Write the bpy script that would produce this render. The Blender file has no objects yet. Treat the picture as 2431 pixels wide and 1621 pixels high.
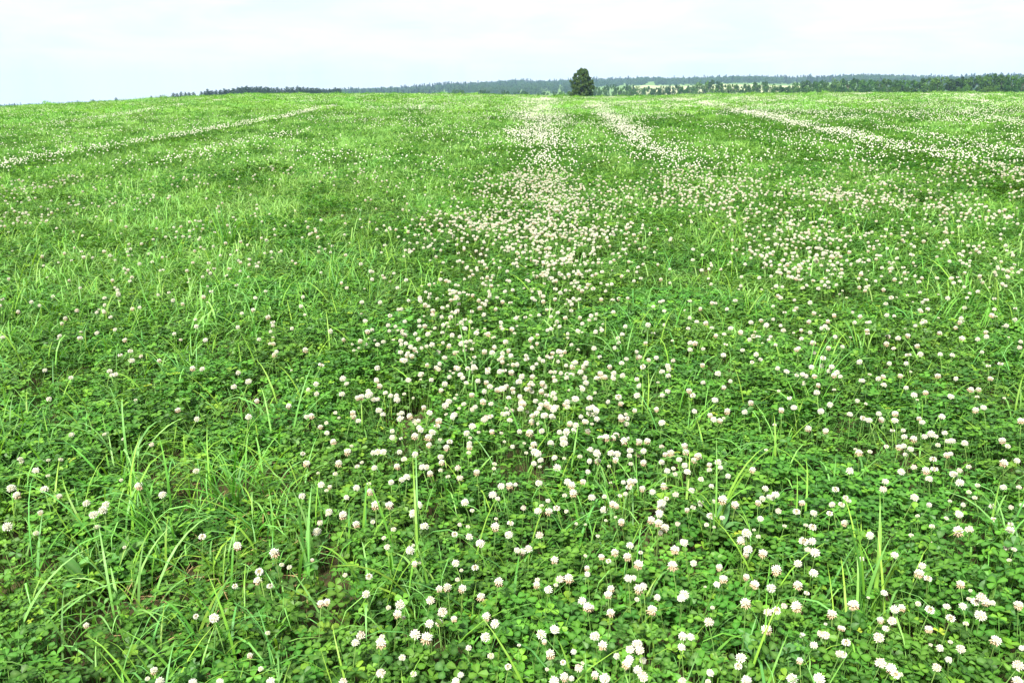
import bpy, math, random
import numpy as np
from math import radians, sin, cos, pi
from mathutils import Vector, Matrix

rng = np.random.default_rng(7)
random.seed(7)
S = bpy.context.scene
COL = S.collection

# ------------------------------------------------------------------ camera, sky, sun, exposure
PW, PH = 2431.0, 1621.0            # size of the photograph, used to turn its pixels into places on the ground
FOCAL = 28.0
FPX = FOCAL / 36.0 * PW
Y_EYE = 217.0                      # eye level
PITCH = math.atan((PH / 2 - Y_EYE) / FPX)
HC = 1.15                          # eye above the top of the clover
VEG = 0.15                         # height of the clover canopy above the soil
CAM = np.array([0.0, 0.0, HC])

cd = bpy.data.cameras.new('camera')
cam = bpy.data.objects.new('camera', cd); COL.objects.link(cam)
cam.location = CAM; cam.rotation_euler = (pi / 2 - PITCH, 0, 0)
cd.lens = FOCAL; cd.sensor_width = 36.0; cd.clip_start = 0.05; cd.clip_end = 30000
S.camera = cam

SUN_EL, SUN_AZ = radians(52), radians(208)      # azimuth clockwise from +Y: high, behind and to the left of the camera
sd = bpy.data.lights.new('sun', 'SUN'); sun = bpy.data.objects.new('sun', sd); COL.objects.link(sun)
sdir = Vector((sin(SUN_AZ) * cos(SUN_EL), cos(SUN_AZ) * cos(SUN_EL), sin(SUN_EL)))
sun.rotation_euler = (-sdir).to_track_quat('-Z', 'Y').to_euler()
sd.energy = 4.6; sd.angle = radians(12); sd.color = (1.0, 0.96, 0.88)

W = bpy.data.worlds.new('World'); S.world = W; W.use_nodes = True
nt = W.node_tree; nt.nodes.clear()
def N(tree, t, **k):
    n = tree.nodes.new(t)
    for a, v in k.items(): setattr(n, a, v)
    return n
tc = N(nt, 'ShaderNodeTexCoord')
sep = N(nt, 'ShaderNodeSeparateXYZ'); nt.links.new(tc.outputs['Generated'], sep.inputs[0])
mx = N(nt, 'ShaderNodeMath', operation='MAXIMUM'); mx.inputs[1].default_value = 0.03; nt.links.new(sep.outputs['Z'], mx.inputs[0])
cmb = N(nt, 'ShaderNodeCombineXYZ')
nt.links.new(sep.outputs['X'], cmb.inputs[0]); nt.links.new(sep.outputs['Y'], cmb.inputs[1]); nt.links.new(mx.outputs[0], cmb.inputs[2])
sky = N(nt, 'ShaderNodeTexSky', sky_type='NISHITA', sun_disc=False, sun_elevation=SUN_EL, sun_rotation=SUN_AZ)
sky.dust_density = 2.0
nt.links.new(cmb.outputs[0], sky.inputs['Vector'])
# thin layer of cloud: direction divided by height gives the plane of the clouds
dx = N(nt, 'ShaderNodeMath', operation='ADD'); dx.inputs[1].default_value = 0.12; nt.links.new(mx.outputs[0], dx.inputs[0])
div = N(nt, 'ShaderNodeVectorMath', operation='DIVIDE'); nt.links.new(cmb.outputs[0], div.inputs[0])
c2 = N(nt, 'ShaderNodeCombineXYZ')
for i in range(3): nt.links.new(dx.outputs[0], c2.inputs[i])
nt.links.new(c2.outputs[0], div.inputs[1])
nz = N(nt, 'ShaderNodeTexNoise'); nz.inputs['Scale'].default_value = 1.1; nz.inputs['Detail'].default_value = 7; nz.inputs['Roughness'].default_value = 0.62
nz.inputs['Distortion'].default_value = 0.4
nt.links.new(div.outputs[0], nz.inputs['Vector'])
ccol = N(nt, 'ShaderNodeValToRGB')
ccol.color_ramp.elements[0].position = 0.36; ccol.color_ramp.elements[0].color = (0.85, 0.925, 1.0, 1)
ccol.color_ramp.elements[1].position = 0.60; ccol.color_ramp.elements[1].color = (1.0, 1.0, 1.0, 1)
nt.links.new(nz.outputs['Fac'], ccol.inputs['Fac'])
csc = N(nt, 'ShaderNodeVectorMath', operation='SCALE'); csc.inputs['Scale'].default_value = 2.95
nt.links.new(ccol.outputs['Color'], csc.inputs[0])
mix = N(nt, 'ShaderNodeMix', data_type='RGBA'); mix.inputs[0].default_value = 0.96
nt.links.new(sky.outputs['Color'], mix.inputs[6]); nt.links.new(csc.outputs[0], mix.inputs[7])
W.cycles.sampling_method = 'MANUAL'; W.cycles.sample_map_resolution = 256
bg = N(nt, 'ShaderNodeBackground'); bg.inputs['Strength'].default_value = 0.12
out = N(nt, 'ShaderNodeOutputWorld')
nt.links.new(mix.outputs[2], bg.inputs['Color']); nt.links.new(bg.outputs[0], out.inputs['Surface'])

S.view_settings.view_transform = 'Standard'; S.view_settings.look = 'None'
S.view_settings.exposure = 1.58; S.view_settings.gamma = 1.0; S.view_settings.use_curve_mapping = False
S.render.engine = 'CYCLES'
S.cycles.max_bounces = 4; S.cycles.diffuse_bounces = 2; S.cycles.glossy_bounces = 1; S.cycles.transmission_bounces = 3
S.cycles.volume_bounces = 0; S.cycles.transparent_max_bounces = 4
S.cycles.use_denoising = True
S.cycles.use_adaptive_sampling = True; S.cycles.adaptive_threshold = 0.02
S.cycles.sample_clamp_indirect = 4.0; S.cycles.time_limit = 700

# ------------------------------------------------------------------ helpers
def tag(o, label=None, cat=None, group=None, kind=None):
    if label: o['label'] = label
    if cat: o['category'] = cat
    if group: o['group'] = group
    if kind: o['kind'] = kind
    return o

class MB:
    """collects vertices, faces and a natural colour per vertex"""
    def __init__(s): s.v = []; s.f = []; s.c = []
    def add(s, verts, faces, col):
        b = len(s.v); s.v.extend(verts)
        s.f.extend([tuple(i + b for i in f) for f in faces])
        if isinstance(col[0], (tuple, list, np.ndarray)): s.c.extend(col)
        else: s.c.extend([col] * len(verts))
    def mesh(s, name, mat, smooth=False):
        m = bpy.data.meshes.new(name)
        m.from_pydata([tuple(map(float, p)) for p in s.v], [], s.f)
        a = m.color_attributes.new('Col', 'FLOAT_COLOR', 'POINT')
        arr = np.ones((len(s.v), 4), np.float32); arr[:, :3] = np.array([c[:3] for c in s.c], np.float32)
        a.data.foreach_set('color', arr.ravel())
        m.materials.append(mat)
        if smooth: m.polygons.foreach_set('use_smooth', [True] * len(m.polygons))
        m.update(); return m
    def build(s, name, mat, parent=None, smooth=False):
        return obj(name, s.mesh(name, mat, smooth), parent)

def obj(name, data, parent=None, loc=None, rot=None, scale=None):
    o = bpy.data.objects.new(name, data); COL.objects.link(o)
    if parent is not None: o.parent = parent
    if loc is not None: o.location = loc
    if rot is not None: o.rotation_euler = rot
    if scale is not None: o.scale = scale if hasattr(scale, '__len__') else (scale,) * 3
    return o

def empty(name, loc, rz=0.0, scale=1.0):
    o = obj(name, None, None, loc, (0, 0, rz), scale); o.empty_display_size = 0.05
    return o

def vnoise(x, y, seed=0):
    """smooth value noise 0..1"""
    x = np.asarray(x, float); y = np.asarray(y, float)
    xi = np.floor(x).astype(np.int64); yi = np.floor(y).astype(np.int64)
    fx = x - xi; fy = y - yi; fx = fx * fx * (3 - 2 * fx); fy = fy * fy * (3 - 2 * fy)
    def h(a, b):
        n = (a * 374761393 + b * 668265263 + seed * 1442695041) & 0xFFFFFFFF
        n = ((n ^ (n >> 13)) * 1274126177) & 0xFFFFFFFF
        return ((n ^ (n >> 16)) & 0xFFFF) / 65535.0
    return (h(xi, yi) * (1 - fx) + h(xi + 1, yi) * fx) * (1 - fy) + (h(xi, yi + 1) * (1 - fx) + h(xi + 1, yi + 1) * fx) * fy
def fbm(x, y, seed=0, o=3):
    s = 0; a = 0.5; t = 0
    for k in range(o):
        s = s + a * vnoise(np.asarray(x) * 2 ** k, np.asarray(y) * 2 ** k, seed + k); t += a; a *= 0.55
    return s / t

# ------------------------------------------------------------------ shape of the land
cp, sp = cos(PITCH), sin(PITCH)
def ray(px, py):
    a = (np.asarray(px, float) - PW / 2) / FPX; b = (PH / 2 - np.asarray(py, float)) / FPX
    return a, cp + b * sp, -sp + b * cp          # right, forward, up
def az_el(px, py):
    x, y, z = ray(px, py)
    return np.arctan2(x, y), z / np.hypot(x, y)
CREST = np.array([(0,246),(150,239),(300,232),(413,226),(620,218),(800,217),(1000,217),(1250,221),(1380,225),(1550,224),(1700,219),(2000,216),(2431,217)], float)
SKYL = np.array([(0,254),(300,242),(430,233),(600,221),(720,214),(800,210),(950,204),(1100,195),(1220,189),(1400,185),(1600,181),(1750,179),(1900,181),(2020,175),(2150,179),(2300,177),(2431,174)], float)
CREST[:, 1] += np.interp(CREST[:, 0], [0, 600, 2431], [11, 8, 7])
ca, ce = az_el(CREST[:, 0], CREST[:, 1]); sa, se = az_el(SKYL[:, 0], SKYL[:, 1])
DC = 60.0
B2 = HC / DC ** 2
D1 = 1.4 * DC
def smooth(a, b, x):
    t = np.clip((x - a) / (b - a), 0, 1); return t * t * (3 - 2 * t)
def ground(x, y):
    x = np.asarray(x, float); y = np.asarray(y, float)
    d = np.hypot(x, y); az = np.arctan2(x, y)
    w = smooth(2.6, 0.8, np.abs(az))
    e = np.interp(az, ca, ce) * w
    a = e + 2 * HC / DC
    near = a * np.minimum(d, D1) - B2 * np.minimum(d, D1) ** 2 + (d - np.minimum(d, D1)) * (a - 2 * B2 * D1)
    near = near - VEG + (fbm(x * 0.35, y * 0.35, 3) - 0.5) * 0.05 * smooth(1.0, 5.0, d)
    hill = np.interp(az, sa, se) * w * 1800 + HC - 12
    far = -11 + (hill + 11) * smooth(650, 1800, d) + (fbm(az * 25, d / 300, 9) - 0.5) * 6 * smooth(900, 1400, d)
    far = far - 40 * smooth(2300, 3600, d)
    k = smooth(250, 600, d)
    return near * (1 - k) + far * k
def hit(px, py, h=0.0):
    """the place on the land, h above the soil, that the photograph shows at px, py"""
    rx, ry, rz = (float(t) for t in ray(px, py))
    T = np.geomspace(0.5, 3000, 220)
    for _ in range(4):
        under = HC + rz * T < ground(rx * T, ry * T) + h
        i = int(np.argmax(under)) if under.any() else len(T) - 1
        hi = float(T[i]); T = np.linspace(float(T[max(i - 1, 0)]), hi, 24)
    return rx * hi, ry * hi, hi                   # x, y, depth along the view axis

# ------------------------------------------------------------------ materials
def leaf_mat(name, rough=0.5, trans=0.35, spec=0.35, tcol=(1.15, 1.25, 0.55), vary=0.22, hue=0.013):
    m = bpy.data.materials.new(name); m.use_nodes = True; t = m.node_tree; t.nodes.clear()
    at = N(t, 'ShaderNodeAttribute', attribute_name='Col')
    oi = N(t, 'ShaderNodeObjectInfo')
    hs = N(t, 'ShaderNodeHueSaturation')
    mr = N(t, 'ShaderNodeMapRange'); mr.inputs[3].default_value = 1 - vary; mr.inputs[4].default_value = 1 + vary
    t.links.new(oi.outputs['Random'], mr.inputs[0]); t.links.new(mr.outputs[0], hs.inputs['Value'])
    mh = N(t, 'ShaderNodeMapRange'); mh.inputs[3].default_value = 0.5 - hue; mh.inputs[4].default_value = 0.5 + hue
    mm = N(t, 'ShaderNodeMath', operation='FRACT'); ml = N(t, 'ShaderNodeMath', operation='MULTIPLY'); ml.inputs[1].default_value = 17.3
    t.links.new(oi.outputs['Random'], ml.inputs[0]); t.links.new(ml.outputs[0], mm.inputs[0]); t.links.new(mm.outputs[0], mh.inputs[0]); t.links.new(mh.outputs[0], hs.inputs['Hue'])
    t.links.new(at.outputs['Color'], hs.inputs['Color'])
    p = N(t, 'ShaderNodeBsdfPrincipled'); p.inputs['Roughness'].default_value = rough; p.inputs['Specular IOR Level'].default_value = spec
    t.links.new(hs.outputs[0], p.inputs['Base Color'])
    tr = N(t, 'ShaderNodeBsdfTranslucent'); mu = N(t, 'ShaderNodeMix', data_type='RGBA', blend_type='MULTIPLY'); mu.inputs[0].default_value = 1.0
    mu.inputs[7].default_value = (*tcol, 1); t.links.new(hs.outputs[0], mu.inputs[6]); t.links.new(mu.outputs[2], tr.inputs['Color'])
    ms = N(t, 'ShaderNodeMixShader'); ms.inputs[0].default_value = trans
    t.links.new(p.outputs[0], ms.inputs[1]); t.links.new(tr.outputs[0], ms.inputs[2])
    o = N(t, 'ShaderNodeOutputMaterial'); t.links.new(ms.outputs[0], o.inputs['Surface'])
    return m
M_CLOVER = leaf_mat('clover_leaf', 0.5, 0.30, 0.25)
M_GRASS = leaf_mat('grass_blade', 0.48, 0.36, 0.25, (1.1, 1.25, 0.5))
M_SWARD = leaf_mat('meadow_sward', 0.55, 0.42, 0.2, (1.1, 1.25, 0.5))
M_WEED = leaf_mat('weed_leaf', 0.6, 0.30, 0.15)
M_PETAL = leaf_mat('clover_petal', 0.7, 0.30, 0.15, (1.0, 0.98, 0.92), 0.06, 0.004)
M_STEM = leaf_mat('clover_stem', 0.5, 0.15, 0.3)
M_STRAW = leaf_mat('dry_straw', 0.8, 0.15, 0.1, (1, 0.9, 0.7))
M_TREE = leaf_mat('tree_leaf', 0.7, 0.22, 0.06)
M_FAR = leaf_mat('forest_leaf', 0.8, 0.15, 0.03)

def plain(name, c1, c2, scale=5.0, rough=0.9, bump=0.0):
    m = bpy.data.materials.new(name); m.use_nodes = True; t = m.node_tree
    p = t.nodes['Principled BSDF']; p.inputs['Roughness'].default_value = rough; p.inputs['Specular IOR Level'].default_value = 0.2
    n = N(t, 'ShaderNodeTexNoise'); n.inputs['Scale'].default_value = scale; n.inputs['Detail'].default_value = 8; n.inputs['Roughness'].default_value = 0.65
    g = N(t, 'ShaderNodeNewGeometry'); t.links.new(g.outputs['Position'], n.inputs['Vector'])
    r = N(t, 'ShaderNodeValToRGB'); r.color_ramp.elements[0].position = 0.35; r.color_ramp.elements[1].position = 0.65
    r.color_ramp.elements[0].color = (*c1, 1); r.color_ramp.elements[1].color = (*c2, 1)
    t.links.new(n.outputs['Fac'], r.inputs['Fac']); t.links.new(r.outputs[0], p.inputs['Base Color'])
    if bump:
        b = N(t, 'ShaderNodeBump'); b.inputs['Strength'].default_value = bump; t.links.new(n.outputs['Fac'], b.inputs['Height']); t.links.new(b.outputs[0], p.inputs['Normal'])
    return m
M_BARK = plain('bark', (0.05, 0.04, 0.03), (0.16, 0.14, 0.11), 6.0, 0.9, 0.4)
M_PALEFIELD = plain('ripening_crop', (0.20, 0.26, 0.11), (0.34, 0.34, 0.17), 0.02)

# ground: soil with litter close by, meadow green further away where the plants are no longer built
mg = bpy.data.materials.new('meadow_ground'); mg.use_nodes = True; t = mg.node_tree
p = t.nodes['Principled BSDF']; p.inputs['Roughness'].default_value = 0.95; p.inputs['Specular IOR Level'].default_value = 0.1
g = N(t, 'ShaderNodeNewGeometry')
n1 = N(t, 'ShaderNodeTexNoise'); n1.inputs['Scale'].default_value = 28; n1.inputs['Detail'].default_value = 8; n1.inputs['Roughness'].default_value = 0.7
n2 = N(t, 'ShaderNodeTexNoise'); n2.inputs['Scale'].default_value = 0.05; n2.inputs['Detail'].default_value = 6
t.links.new(g.outputs['Position'], n1.inputs['Vector']); t.links.new(g.outputs['Position'], n2.inputs['Vector'])
r1 = N(t, 'ShaderNodeValToRGB'); r1.color_ramp.elements[0].position = 0.3; r1.color_ramp.elements[1].position = 0.7
r1.color_ramp.elements[0].color = (0.020, 0.022, 0.009, 1); r1.color_ramp.elements[1].color = (0.075, 0.062, 0.028, 1)
r2 = N(t, 'ShaderNodeValToRGB'); r2.color_ramp.elements[0].position = 0.3; r2.color_ramp.elements[1].position = 0.7
r2.color_ramp.elements[0].color = (0.07, 0.14, 0.03, 1); r2.color_ramp.elements[1].color = (0.12, 0.20, 0.05, 1)
t.links.new(n1.outputs['Fac'], r1.inputs['Fac']); t.links.new(n2.outputs['Fac'], r2.inputs['Fac'])
ln = N(t, 'ShaderNodeVectorMath', operation='LENGTH'); t.links.new(g.outputs['Position'], ln.inputs[0])
mp = N(t, 'ShaderNodeMapRange'); mp.inputs[1].default_value = 6; mp.inputs[2].default_value = 30
t.links.new(ln.outputs['Value'], mp.inputs[0])
mm = N(t, 'ShaderNodeMix', data_type='RGBA'); t.links.new(mp.outputs[0], mm.inputs[0]); t.links.new(r1.outputs[0], mm.inputs[6]); t.links.new(r2.outputs[0], mm.inputs[7])
t.links.new(mm.outputs[2], p.inputs['Base Color'])
bp = N(t, 'ShaderNodeBump'); bp.inputs['Strength'].default_value = 0.6; bp.inputs['Distance'].default_value = 0.02; t.links.new(n1.outputs['Fac'], bp.inputs['Height']); t.links.new(bp.outputs[0], p.inputs['Normal'])

# ------------------------------------------------------------------ ground sheet
def ground_sheet():
    azs = np.concatenate([np.radians(np.linspace(-180, -50, 40, endpoint=False)), np.radians(np.linspace(-50, 50, 220, endpoint=False)), np.radians(np.linspace(50, 180, 40, endpoint=False))])
    ds = np.concatenate([np.linspace(0.15, 6, 60, endpoint=False), np.geomspace(6, 130, 90, endpoint=False), np.geomspace(130, 3300, 110)])
    A, D = np.meshgrid(azs, ds); X = D * np.sin(A); Y = D * np.cos(A); Z = ground(X, Y)
    na, nd = len(azs), len(ds)
    V = np.stack([X.ravel(), Y.ravel(), Z.ravel()], 1).tolist()
    F = []
    for i in range(nd - 1):
        for j in range(na):
            k = (j + 1) % na
            F.append((i * na + j, i * na + k, (i + 1) * na + k, (i + 1) * na + j)[::-1])
    V.append((0, 0, float(ground(0.0, 0.001)))); c = len(V) - 1
    for j in range(na): F.append((c, (j + 1) % na, j)[::-1])
    m = bpy.data.meshes.new('ground'); m.from_pydata(V, [], F); m.materials.append(mg)
    m.polygons.foreach_set('use_smooth', [True] * len(m.polygons)); m.update()
    return obj('ground', m)
G = tag(ground_sheet(), 'gently rising meadow ground under the clover, falling away behind its crest', kind='structure')

# pale crop field on the slope under the far woods
def sheet(name, px0, px1, d0f, d1f, mat, lift=0.5):
    V, F = [], []; na, nd = 40, 12
    for i in range(na + 1):
        px = px0 + (px1 - px0) * i / na; az = float(az_el(px, 200)[0])
        for j in range(nd + 1):
            d = d0f(i / na) + (d1f(i / na) - d0f(i / na)) * j / nd
            x, y = d * sin(az), d * cos(az); V.append((x, y, float(ground(x, y)) + lift))
    for i in range(na):
        for j in range(nd):
            a = i * (nd + 1) + j; F.append((a, a + nd + 1, a + nd + 2, a + 1)[::-1])
    m = bpy.data.meshes.new(name); m.from_pydata(V, [], F); m.materials.append(mat); m.update(); return obj(name, m)
tag(sheet('crop_field', 1500, 1900, lambda u: 1000 + 60 * u, lambda u: 1350 + 20 * sin(6 * u), M_PALEFIELD), 'pale strip of crop field below the far wooded hill', kind='structure')

# ------------------------------------------------------------------ geometry-node scatter for what nobody could count
def scatter_tree(coll):
    t = bpy.data.node_groups.new('scatter_' + coll.name, 'GeometryNodeTree')
    t.interface.new_socket('Geometry', in_out='INPUT', socket_type='NodeSocketGeometry')
    t.interface.new_socket('Geometry', in_out='OUTPUT', socket_type='NodeSocketGeometry')
    gi = N(t, 'NodeGroupInput'); go = N(t, 'NodeGroupOutput')
    ci = N(t, 'GeometryNodeCollectionInfo'); ci.inputs['Collection'].default_value = coll; ci.inputs['Separate Children'].default_value = True; ci.inputs['Reset Children'].default_value = True
    ip = N(t, 'GeometryNodeInstanceOnPoints'); ip.inputs['Pick Instance'].default_value = True
    ai = N(t, 'GeometryNodeInputNamedAttribute', data_type='INT'); ai.inputs['Name'].default_value = 'idx'
    ar = N(t, 'GeometryNodeInputNamedAttribute', data_type='FLOAT_VECTOR'); ar.inputs['Name'].default_value = 'rot'
    asc = N(t, 'GeometryNodeInputNamedAttribute', data_type='FLOAT_VECTOR'); asc.inputs['Name'].default_value = 'scl'
    t.links.new(gi.outputs[0], ip.inputs['Points']); t.links.new(ci.outputs[0], ip.inputs['Instance'])
    t.links.new(ai.outputs['Attribute'], ip.inputs['Instance Index']); t.links.new(ar.outputs['Attribute'], ip.inputs['Rotation']); t.links.new(asc.outputs['Attribute'], ip.inputs['Scale'])
    t.links.new(ip.outputs[0], go.inputs[0])
    return t
def proto_collection(name, meshes):
    c = bpy.data.collections.new(name)
    for i, m in enumerate(meshes):
        o = bpy.data.objects.new('%s_%02d' % (name, i), m); c.objects.link(o)
    return c
def scatter(name, coll, P, rot, scl, idx, parent=None):
    m = bpy.data.meshes.new(name); n = len(P); m.vertices.add(n)
    m.vertices.foreach_set('co', np.asarray(P, np.float32).ravel())
    a = m.attributes.new('rot', 'FLOAT_VECTOR', 'POINT'); a.data.foreach_set('vector', np.asarray(rot, np.float32).ravel())
    a = m.attributes.new('scl', 'FLOAT_VECTOR', 'POINT'); a.data.foreach_set('vector', np.asarray(scl, np.float32).ravel())
    a = m.attributes.new('idx', 'INT', 'POINT'); a.data.foreach_set('value', np.asarray(idx, np.int32))
    m.update()
    o = obj(name, m, parent)
    md = o.modifiers.new('scatter', 'NODES'); md.node_group = scatter_tree(coll)
    return o

# ------------------------------------------------------------------ plants: shapes
def cross(a, b): return np.array([a[1] * b[2] - a[2] * b[1], a[2] * b[0] - a[0] * b[2], a[0] * b[1] - a[1] * b[0]])
def frame_from(n, spin):
    n = np.array(n, float); n /= np.linalg.norm(n)
    a = np.array([1, 0, 0]) if abs(n[0]) < 0.8 else np.array([0, 1, 0])
    u = cross(n, a); u /= math.sqrt(u[0] ** 2 + u[1] ** 2 + u[2] ** 2); v = cross(n, u)
    return u * cos(spin) + v * sin(spin), -u * sin(spin) + v * cos(spin), n
def jit(c, k):
    f = 1 + random.uniform(-k, k); return (c[0] * f, c[1] * f, c[2] * f)
def lerp(a, b, t): return tuple(x + (y - x) * t for x, y in zip(a, b))

GREENS = [((0.042, 0.138, 0.010), 5), ((0.072, 0.195, 0.014), 4.5), ((0.025, 0.090, 0.009), 5), ((0.12, 0.25, 0.016), 0.9), ((0.20, 0.27, 0.02), 0.05)]
def green():
    r = random.uniform(0, sum(w for _, w in GREENS))
    for c, w in GREENS:
        r -= w
        if r <= 0: return jit(c, 0.15)
    return GREENS[0][0]

LU = [(0.0, 0.0), (0.5, 0.0), (0.94, 0.0)]
LS = [(0.34, 0.30), (0.74, 0.46), (0.99, 0.20)]
def clover_leaf(mb, tip, n, size, spin, col, detail=True):
    U, V, Nn = frame_from(n, spin); tip = np.array(tip)
    fold = random.uniform(0.15, 0.55); lift = random.uniform(-0.15, 0.45)
    for k in range(3):
        a = k * 2 * pi / 3 + random.uniform(-0.15, 0.15)
        d = U * cos(a) + V * sin(a); s = -U * sin(a) + V * cos(a)
        d = d * cos(lift) + Nn * sin(lift); nn = cross(d, s)
        sz = size * random.uniform(0.85, 1.1)
        def P(u, v): return tip + sz * (d * u + s * v * cos(fold) + nn * (abs(v) * sin(fold) - 0.25 * u * u * 0.6))
        pale = lerp(col, (0.16, 0.30, 0.08), 0.35)
        if detail:
            pts = [P(*q) for q in LU] + [P(u, v) for u, v in LS] + [P(u, -v) for u, v in LS]
            fs = [(0, 1, 3), (1, 4, 3), (1, 2, 5, 4), (0, 6, 1), (1, 6, 7), (1, 7, 8, 2)]
            cs = [col, pale, col, col, col, col, col, col, col]
        else:
            pts = [P(0, 0), P(0.62, 0.46), P(0.98, 0.0), P(0.62, -0.46)]; fs = [(0, 2, 1), (0, 3, 2)]; cs = [col] * 4
        mb.add(pts, fs, cs)
def ribbon(mb, pts, widths, side, col0, col1):
    pts = [np.array(p, float) for p in pts]; side = np.array(side, float); n = len(pts)
    V, C = [], []
    for i, (p, w) in enumerate(zip(pts, widths)):
        V += [p - side * w / 2, p + side * w / 2]; c = lerp(col0, col1, i / (n - 1)); C += [c, c]
    mb.add(V, [(2 * i, 2 * i + 1, 2 * i + 3, 2 * i + 2) for i in range(n - 1)], C)
def blade_pts(base, az, length, lean, droop, n):
    pts = [np.array(base, float)]; ang = lean
    for i in range(n):
        seg = length / n; ang += droop * (i + 0.5) / n * 2 / n
        pts.append(pts[-1] + seg * np.array([cos(az) * sin(ang), sin(az) * sin(ang), cos(ang)]))
    return pts
GR = [((0.060, 0.200, 0.016), (0.13, 0.33, 0.045)), ((0.085, 0.245, 0.022), (0.19, 0.40, 0.10)), ((0.055, 0.175, 0.022), (0.14, 0.34, 0.09)), ((0.11, 0.255, 0.018), (0.20, 0.36, 0.05))]
GRF = [((0.115, 0.295, 0.026), (0.21, 0.43, 0.070)), ((0.13, 0.31, 0.032), (0.25, 0.46, 0.11)), ((0.10, 0.275, 0.028), (0.20, 0.42, 0.075))]
GRP = [((0.15, 0.32, 0.045), (0.29, 0.48, 0.16)), ((0.13, 0.31, 0.045), (0.26, 0.46, 0.14))]      # paler, riper lanes
def grass_blade(mb, base, az, length, lean, droop, width, n=6, cols=None):
    c0, c1 = cols or random.choice(GR); k = random.uniform(0.85, 1.15)
    pts = blade_pts(base, az, length, lean, droop, n)
    w = [width * (0.55 + 0.45 * min(1, 3 * i / n)) * (1 - max(0, (i / n - 0.45) / 0.55) ** 1.6 * 0.95) for i in range(n + 1)]
    tw = az + pi / 2 + random.uniform(-0.5, 0.5)
    ribbon(mb, pts, w, (cos(tw), sin(tw), random.uniform(-0.3, 0.3)), jit(c0, 0.15), jit(c1, 0.15))

def clover_patch(r, n, smin, smax, detail=True, hmax=0.14, petiole=True):
    mb = MB()
    for i in range(n):
        rr = r * math.sqrt(random.random()) ; a = random.uniform(0, 2 * pi)
        top = random.random() ** 0.7
        h = 0.03 + (hmax - 0.03) * top * random.uniform(0.75, 1.0)
        x, y = rr * cos(a), rr * sin(a)
        tilt = abs(random.gauss(0, 0.38)); ta = random.uniform(0, 2 * pi)
        nrm = (sin(tilt) * cos(ta), sin(tilt) * sin(ta), cos(tilt))
        col = green()
        clover_leaf(mb, (x, y, h), nrm, random.uniform(smin, smax), random.uniform(0, 2 * pi), col, detail)
        if petiole:
            bx, by = x + random.uniform(-.03, .03), y + random.uniform(-.03, .03)
            ribbon(mb, [(bx, by, 0), (x, y, h)], [0.0016, 0.0014], (cos(ta), sin(ta), 0), (0.10, 0.22, 0.05), (0.12, 0.27, 0.05))
    return mb.mesh('clover_patch', M_CLOVER)
def grass_tuft_mesh(n, lmin, lmax, r, w=0.0042, seg=6, wild=1.0):
    mb = MB()
    for i in range(n):
        a = random.uniform(0, 2 * pi); rr = r * random.random()
        grass_blade(mb, (rr * cos(a), rr * sin(a), 0), random.uniform(0, 2 * pi), random.uniform(lmin, lmax), random.uniform(0.04, 0.45) * wild, random.uniform(0.5, 2.9) * wild, random.uniform(0.6, 1.25) * w, seg)
    return mb.mesh('grass_tuft', M_GRASS)

# ------------------------------------------------------------------ where grass and clover grow
def pt(px, py, h=0.0):
    x, y, d = hit(px, py, h); return x, y
BARE = [(*pt(505, 1300, .05), 0.30), (*pt(480, 1450, .05), 0.26), (*pt(450, 1180, .05), 0.28), (*pt(650, 1205, .05), 0.22)]
def bare(x, y):
    s = np.zeros_like(np.asarray(x, float))
    for bx, by, br in BARE: s = np.maximum(s, np.exp(-((x - bx) ** 2 + (y - by) ** 2) / (0.5 * br * br)))
    return s
def lanes(x, y):
    """drill lanes that run away from the camera"""
    u = x - 0.037 * y
    return 0.45 * vnoise(u * 0.5 + 9.3, y * 0.015, 17) + 0.4 * vnoise(u * 1.3 + 2.1, y * 0.015, 27) + 0.15 * fbm(u * 1.5, y * 0.10, 19)
def grassiness(x, y):
    """0 pure clover .. 1 mostly grass; more grass on the left, in bands that run away from the camera"""
    u = x - 0.037 * y
    f = 0.62 * fbm(u * 1.1, y * 0.30, 21) + 0.38 * fbm(x * 2.3, y * 2.3, 31)
    side = smooth(0.4, -1.2, x / np.maximum(0.45 * y, 0.6)) * 0.26
    return np.clip((f + side - 0.35) / 0.24, 0, 1) * (1 - 0.75 * np.clip((density(x, y) - 50) / 130, 0, 1))

def field_points(y0, y1, step, wa, wb):
    """jittered points over the part of the field between y0 and y1 with half-width wa*y+wb"""
    Wd = wa * y1 + wb
    xs = np.arange(-Wd, Wd, step); ys = np.arange(y0, y1, step)
    X, Y = np.meshgrid(xs, ys); X = X.ravel() + rng.uniform(-.5, .5, X.size) * step; Y = Y.ravel() + rng.uniform(-.5, .5, Y.size) * step
    k = np.abs(X) < wa * np.maximum(Y, 0) + wb
    return X[k], Y[k]
def put(name, coll, nvar, X, Y, s0, s1, zoff=0.0, tilt=0.10, parent=None, sz=None, idx=None):
    n = len(X); Z = ground(X, Y) + zoff
    rot = np.stack([rng.normal(0, tilt, n), rng.normal(0, tilt, n), rng.uniform(0, 2 * pi, n)], 1)
    s = rng.uniform(s0, s1, n); scl = np.stack([s, s, s * (rng.uniform(0.8, 1.15, n) if sz is None else sz)], 1)
    return scatter(name, coll, np.stack([X, Y, Z], 1), rot, scl, rng.integers(0, nvar, n) if idx is None else idx, parent)

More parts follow.
